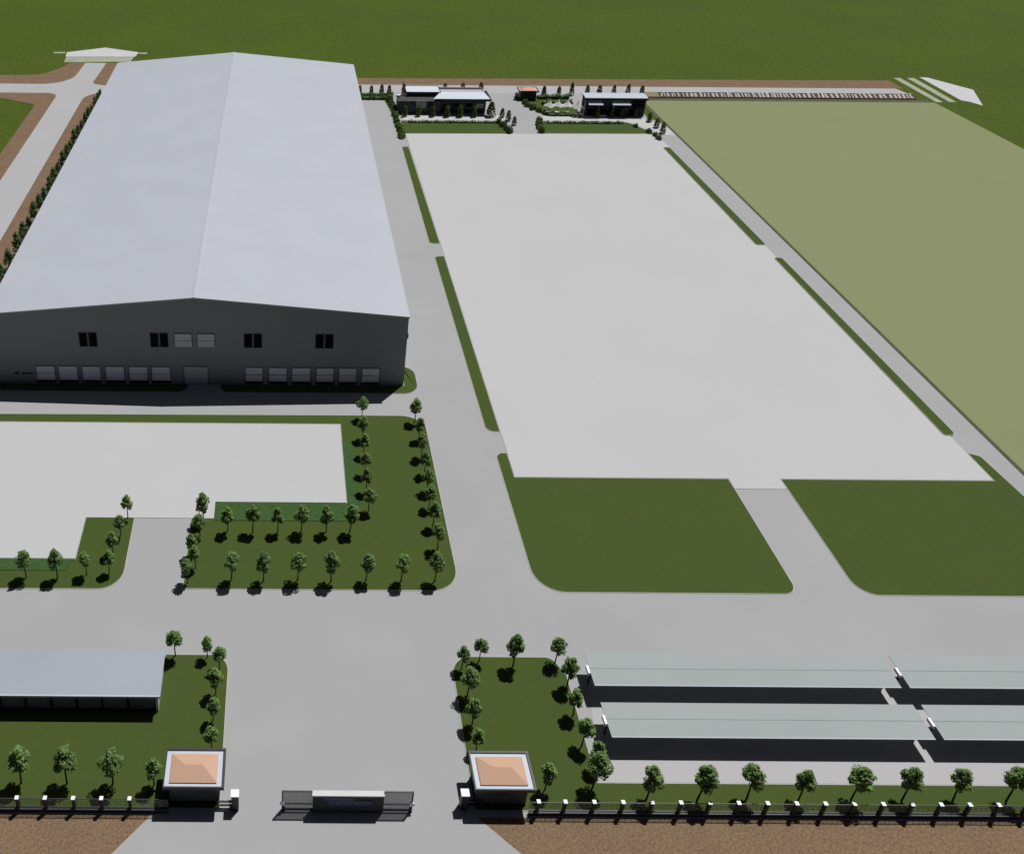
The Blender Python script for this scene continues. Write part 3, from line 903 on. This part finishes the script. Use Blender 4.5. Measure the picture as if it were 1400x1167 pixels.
part(MB(o).solid([(37.6, 213.2, 4.0), (51.6, 213.2, 4.0), (50.9, 217.4, 4.35), (39.95, 217.4, 4.35), (37.6, 213.2, 4.1), (51.6, 213.2, 4.1), (50.9, 217.4, 4.45), (39.95, 217.4, 4.45)],
                 [(0, 3, 2, 1), (4, 5, 6, 7), (0, 1, 5, 4), (1, 2, 6, 5), (2, 3, 7, 6), (3, 0, 4, 7)]), 'wing_roof', 'roof_white', of)
part(MB(o).extrude_profile([(51.0, 3.55), (51.9, 3.62), (51.9, 4.12), (51.62, 4.12)], 'y', 213.1, 219.6), 'side_fascia', 'black_metal', of)
part(MB(o).box(39.8, 51.9, 213.0, 213.18, 3.55, 4.08), 'front_fascia', 'black_metal', of)
part(MB(o).box(40.0, 51.4, 219.5, 222.8, -.05, 3.3), 'terrace', 'pad', of)
part(MB(o).box(39.9, 51.5, 222.8, 223.0, -.05, 3.8), 'terrace_wall', 'shutter_plain', of)
for xa, xb, za, zb, mt in ((33.5, 35.9, 1.5, 3.4, 'shutter_plain'), (36.4, 37.6, 2.0, 3.3, 'black'), (32.0, 33.0, 2.4, 3.2, 'black')):
    w = part(MB(o).box(xa, xb, 213.5, 213.62, za, zb), 'window', mt, of)
    part(MB(o).box((xa + xb) / 2 - .04, (xa + xb) / 2 + .04, 213.46, 213.52, za, zb), 'mullion', 'black_metal', of, w)
for xa, xb in ((43.2, 44.4), (46.0, 47.6)):
    w = part(MB(o).box(xa, xb, 214.52, 214.64, 1.4, 2.4), 'window', 'window', of)
    part(MB(o).box(xa - .06, xb + .06, 214.5, 214.55, 1.3, 1.4), 'sill', 'shutter_plain', of, w)
w = part(MB(o).box(48.7, 50.4, 214.5, 214.63, 1.3, 2.4), 'window', 'offwhite', of)
part(MB(o).box(49.5, 49.58, 214.47, 214.52, 1.3, 2.4), 'mullion', 'grey_metal', of, w)
part(MB(o).box(39.9, 50.9, 214.55, 214.65, 0, .8), 'plinth', 'black', of)
part(MB(o).box(40.4, 41.4, 214.53, 214.62, .05, 2.1), 'door', 'black', of)
part(MB(o).box(29.1, 29.8, 216.2, 216.9, 3.35, 3.9), 'vent_box', 'white', of)
part(MB(o).box(31.2, 31.6, 220.6, 221.4, 3.0, 5.3), 'chimney', 'tan', of)

# ------------------------------------------------------------------ far canteen with awnings and barrel roof
o = (82.5, 213, 0)
ca = thing('canteen_building', 'dark two-storey far building with pale curved roof and two awnings', 'building', o)
part(MB(o).box(75.4, 90.2, 213.4, 216.5, -.05, 4.3), 'wall', 'black_metal', ca)
prof = []
for k in range(11):
    t = k / 10
    prof.append((212.7 + 4.0 * t, 4.35 + .5 * math.sin(math.pi * (0.1 + .6 * t))))
prof += [(u, z - .12) for u, z in reversed(prof)]
part(MB(o).extrude_profile(prof, 'x', 75.0, 90.5), 'roof', 'gutter', ca)
part(MB(o).box(74.6, 90.45, 212.7, 213.38, 4.2, 4.62), 'fascia', 'black', ca)
part(MB(o).box(75.3, 90.3, 212.9, 213.42, 2.0, 2.12), 'floor_band', 'grey_metal', ca)
for xa, xb in ((75.7, 79.0), (81.6, 85.8)):
    aw = part(MB(o).solid([(xa, 211.9, 3.2), (xb + .3, 211.9, 3.2), (xb, 213.3, 4.05), (xa, 213.3, 4.05), (xa, 211.9, 3.26), (xb + .3, 211.9, 3.26), (xb, 213.3, 4.11), (xa, 213.3, 4.11)],
                          [(0, 3, 2, 1), (4, 5, 6, 7), (0, 1, 5, 4), (1, 2, 6, 5), (2, 3, 7, 6), (3, 0, 4, 7)]), 'awning', 'awning', ca)
    part(MB(o).tube((xa, 211.92, 3.2), (xa, 213.3, 2.9), .03).tube((xb + .25, 211.92, 3.2), (xb, 213.3, 2.9), .03), 'strut', 'grey_metal', ca, aw)
for xx in (75.0, 78.5, 82.2, 86.0, 89.9):
    part(MB(o).box(xx - .07, xx + .07, 212.76, 212.88, 0, 4.2), 'column', 'shutter' if xx < 83 else 'black_metal', ca)
for xa in (76.0, 79.2, 82.6, 86.4):
    g = part(MB(o).box(xa, xa + 2.6, 213.33, 213.43, .1, 1.9), 'glazed_front', 'window', ca)
    part(MB(o).box(xa + 1.27, xa + 1.33, 213.29, 213.34, .1, 1.9), 'mullion', 'black_metal', ca, g)
for xa in (86.9,):
    g = part(MB(o).box(xa, xa + 2.8, 213.33, 213.43, 2.5, 4.0), 'window', 'window', ca)
    part(MB(o).box(xa, xa + 2.8, 213.29, 213.34, 3.2, 3.26), 'mullion', 'grey_metal', ca, g)
part(MB(o).box(78.6, 80.6, 212.2, 212.7, 0, .5), 'step', 'offwhite', ca)

# ------------------------------------------------------------------ garden parasols and tables
def parasol():
    r = thing('garden_parasol', 'parasol', 'parasol', (0, 0, 0))
    part(MB().tube((0, 0, 0), (0, 0, 3.3), .05), 'pole', 'grey_metal', r)
    c = MB()
    N, Rg = 16, 6
    rings = []
    for j in range(Rg + 1):
        t = j / Rg
        rad = 0.10 + 1.28 * t ** 1.7
        z = 3.3 - 1.45 * (t ** .8)
        ring = []
        for k in range(N):
            a = 2 * math.pi * k / N
            q = 1 + .12 * t * math.cos(4 * a)
            ring.append(c.bm.verts.new((rad * q * math.cos(a), rad * q * math.sin(a), z - .12 * t * math.cos(4 * a))))
        rings.append(ring)
    for A, B in zip(rings, rings[1:]):
        for k in range(N):
            c.bm.faces.new([A[k], A[(k + 1) % N], B[(k + 1) % N], B[k]])
    c.bm.faces.new(rings[0])
    part(c, 'canopy', 'cloth', r, None, True)
    return r
PAR = Stock([parasol()])
for i, (x, y, s) in enumerate(((67.0, 214.9, 1.0), (69.2, 215.2, 1.0), (71.5, 215.0, 1.02), (73.6, 213.6, 1.12))):
    lab = ['white pointed parasol nearest the orange-roofed far gatehouse in the garden', 'second white pointed parasol from the far gatehouse in the garden',
           'third white pointed parasol from the far gatehouse in the garden', 'white bell-shaped parasol closest to the dark canteen wall'][i]
    PAR.put((x, y, .09), s, .3 * i, lab, 'white garden parasols')
def table():
    r = thing('garden_table', 'table', 'table', (0, 0, 0))
    part(MB().tube((0, 0, .68), (0, 0, .74), .5, .5, 12), 'tabletop', 'offwhite', r)
    part(MB().tube((0, 0, 0), (0, 0, .68), .07), 'leg', 'grey_metal', r)
    part(MB().tube((0, 0, 0), (0, 0, .05), .3, .28, 10), 'base', 'grey_metal', r)
    return r
TAB = Stock([table()])
for i, (x, y) in enumerate(((66.3, 213.6), (68.6, 213.5), (71.2, 213.6), (73.0, 212.3), (74.2, 212.3))):
    TAB.put((x, y, .09 if y > 213 else .03), 1.1, 0, '{} pale round garden table from the far gatehouse, by the parasols'.format(ORD[i]), 'pale garden tables')

# ------------------------------------------------------------------ far conifers, bushes, hedges
CON = Stock([conifer(3, 2.9, .70, 520, .38), conifer(4, 2.8, .64, 520, .26), conifer(5, 3.0, .72, 500, .5)])
def crow(pts, fmt, group, hs=1.0, which=None, z=0.03):
    for i, p in enumerate(pts):
        s = hs * rngT.uniform(.92, 1.08)
        CON.put((p[0], p[1], z), (s, s, s * (p[2] if len(p) > 2 else 1)), rngT.uniform(0, 6.28), fmt.format(ORD[i]), group, which)
GC = 'small conifers about the far offices'
crow([(30.6, 211.8), (34.0, 211.9), (37.5, 211.8), (41.0, 211.6), (44.2, 211.6), (47.7, 211.7)], '{} conifer from the warehouse along the walk before the dark far office', GC, 1.0, 1)
CON.put((51.9, 212.1, .03), (1.7, 1.7, 1.25), 0, 'broad conifer standing at the free corner of the dark far office', GC, 2)
crow([(54.6, 211.6, .9), (55.6, 209.2, .95), (56.4, 206.4, .9)], '{} dark conifer at the end of the office walk, counted from the office', GC, .9, 0)
crow([(20.7, 228.2), (23.7, 227.8), (26.4, 227.8), (28.4, 228.0)], '{} conifer from the warehouse in the bed by the far service road', GC, .86, 1)
crow([(32.2, 227.6, 1.2), (43.6, 231.2, .8), (48.3, 231.2, .8), (53.2, 231.4, .8)], '{} conifer from the warehouse behind the white office roofs', GC, .95, 1)
crow([(68.8, 227.2), (73.1, 228.4, .9), (76.4, 228.4, 1.15), (80.6, 228.6), (83.8, 228.6, .9), (87.6, 228.6, .95), (91.3, 228.6, 1.1), (94.4, 227.2, 1.15)],
     '{} conifer from the far gatehouse in the row behind the garden and canteen', GC, .98)
crow([(78.3, 212.2), (81.9, 212.2), (84.4, 212.2), (87.8, 212.2, 1.05)], '{} slim conifer from the parasols in front of the canteen', GC, .82, 1)
crow([(90.2, 209.4, .85), (90.5, 205.4, .85), (90.6, 201.8, .95)], '{} dark conifer on the curved walk below the canteen', GC, .95, 0)
crow([(61.0, 224.6, .85)], '{} dark conifer standing alone beside the far gatehouse wall', GC, .8, 0)

BUSH = Stock([bush_proto(2, 1.0, 1.3), bush_proto(7, 1.1, 1.1), bush_proto(9, .9, 1.5)])
def bushes(pts, fmt, group, s=1.0):
    for i, (x, y) in enumerate(pts):
        k = s * rngT.uniform(.85, 1.15)
        BUSH.put((x, y, .08), k, rngT.uniform(0, 6.28), fmt.format(ORD[i]), group)
GB = 'leafy bushes edging the far lawns'
bushes([(28.3, 226.4), (28.0, 224.4), (28.0, 222.3), (28.2, 220.2), (28.3, 218.2), (28.5, 216.2), (28.5, 214.2), (28.3, 212.0), (28.2, 209.8), (28.2, 207.4), (28.2, 204.8), (28.3, 202.2), (28.4, 199.8), (28.2, 197.7)],
       '{} leafy bush from the service road in the line beside the dark office', GB)
bushes([(53.0, 207.6), (53.6, 205.4), (54.0, 203.2), (54.2, 201.3)], '{} leafy bush from the walk at the end of the office lawn', GB, .95)
bushes([(62.6, 221.4), (62.9, 219.4), (63.6, 217.4), (64.8, 215.6), (66.0, 214.0)], '{} leafy bush from the far gatehouse along the curved garden edge', GB, .95)
bushes([(63.0, 208.4), (62.4, 206.2), (62.0, 204.0), (61.9, 201.8)], '{} leafy bush from the walk at the drive end of the canteen lawn', GB, .95)
bushes([(85.6, 205.6), (87.6, 202.4), (88.2, 199.8), (88.3, 197.8)], '{} leafy bush from the canteen around the curved lawn tip', GB, .8)
hedge([(31.0, 207.7), (53.2, 207.7)], .9, .45, 'long dark flowering hedge on the office lawn beside the walk', 3, True)
hedge([(64.6, 207.9), (83.4, 207.9)], .9, .45, 'long dark flowering hedge on the canteen lawn beside the walk', 4, True)
hedge([(20.6, 224.0), (27.0, 224.0)], 1.2, .9, 'low ragged hedge between warehouse and far office, nearer the pavement', 5)
hedge([(20.6, 226.4), (27.4, 226.4)], 1.0, .8, 'low ragged hedge between warehouse and far office, nearer the service road', 6)
hedge([(66.9, 225.6), (75.0, 225.8)], 1.4, 1.0, 'thick hedge behind the parasol garden', 7)
hedge([(67.0, 221.0), (74.6, 221.2)], 1.6, 1.2, 'thick hedge just behind the white parasols', 8)
hedge([(66.4, 212.9), (72.0, 213.0)], .9, .7, 'low hedge in front of the white parasols', 9)

# ------------------------------------------------------------------ far boundary fence by the pale field
o = (96, 227, 0)
ff = thing('boundary_fence', 'long brown leaning fence with irregular pale pickets along the far field edge', 'fence', o)
part(MB(o).box(95.6, 166.4, 226.75, 226.95, 0, .25), 'plinth', 'olive', ff)
bank = lambda x0, x1, t: MB(o).extrude_profile([(226.95, 0), (228.9, 0), (228.9, .82 + t), (226.95, .22 + t)], 'x', x0, x1)
part(bank(95.6, 99.2, .03), 'end_panel', 'tan', ff)
part(bank(99.2, 166.4, 0), 'board', 'board', ff)
rng = random.Random(8)
x = 99.6
while x < 165.6:
    w = rng.uniform(.25, .75)
    ln = rng.uniform(-.15, .35)
    ya, za = 226.97, .235
    yb = rng.uniform(228.4, 228.85)
    zb = za + (yb - ya) * .308
    P = [(x, ya, za), (x + w, ya, za), (x + w + ln, yb, zb), (x + ln, yb, zb)]
    pk = MB(o).solid(P + [(a, b, c + .09) for a, b, c in P], [(0, 3, 2, 1), (4, 5, 6, 7), (0, 1, 5, 4), (1, 2, 6, 5), (2, 3, 7, 6), (3, 0, 4, 7)])
    part(pk, 'picket', 'picket', ff)
    x += w + rng.uniform(.3, .8)
part(MB(o).box(95.6, 166.4, 228.9, 229.1, 0, .9), 'top_rail', 'roof_white', ff)
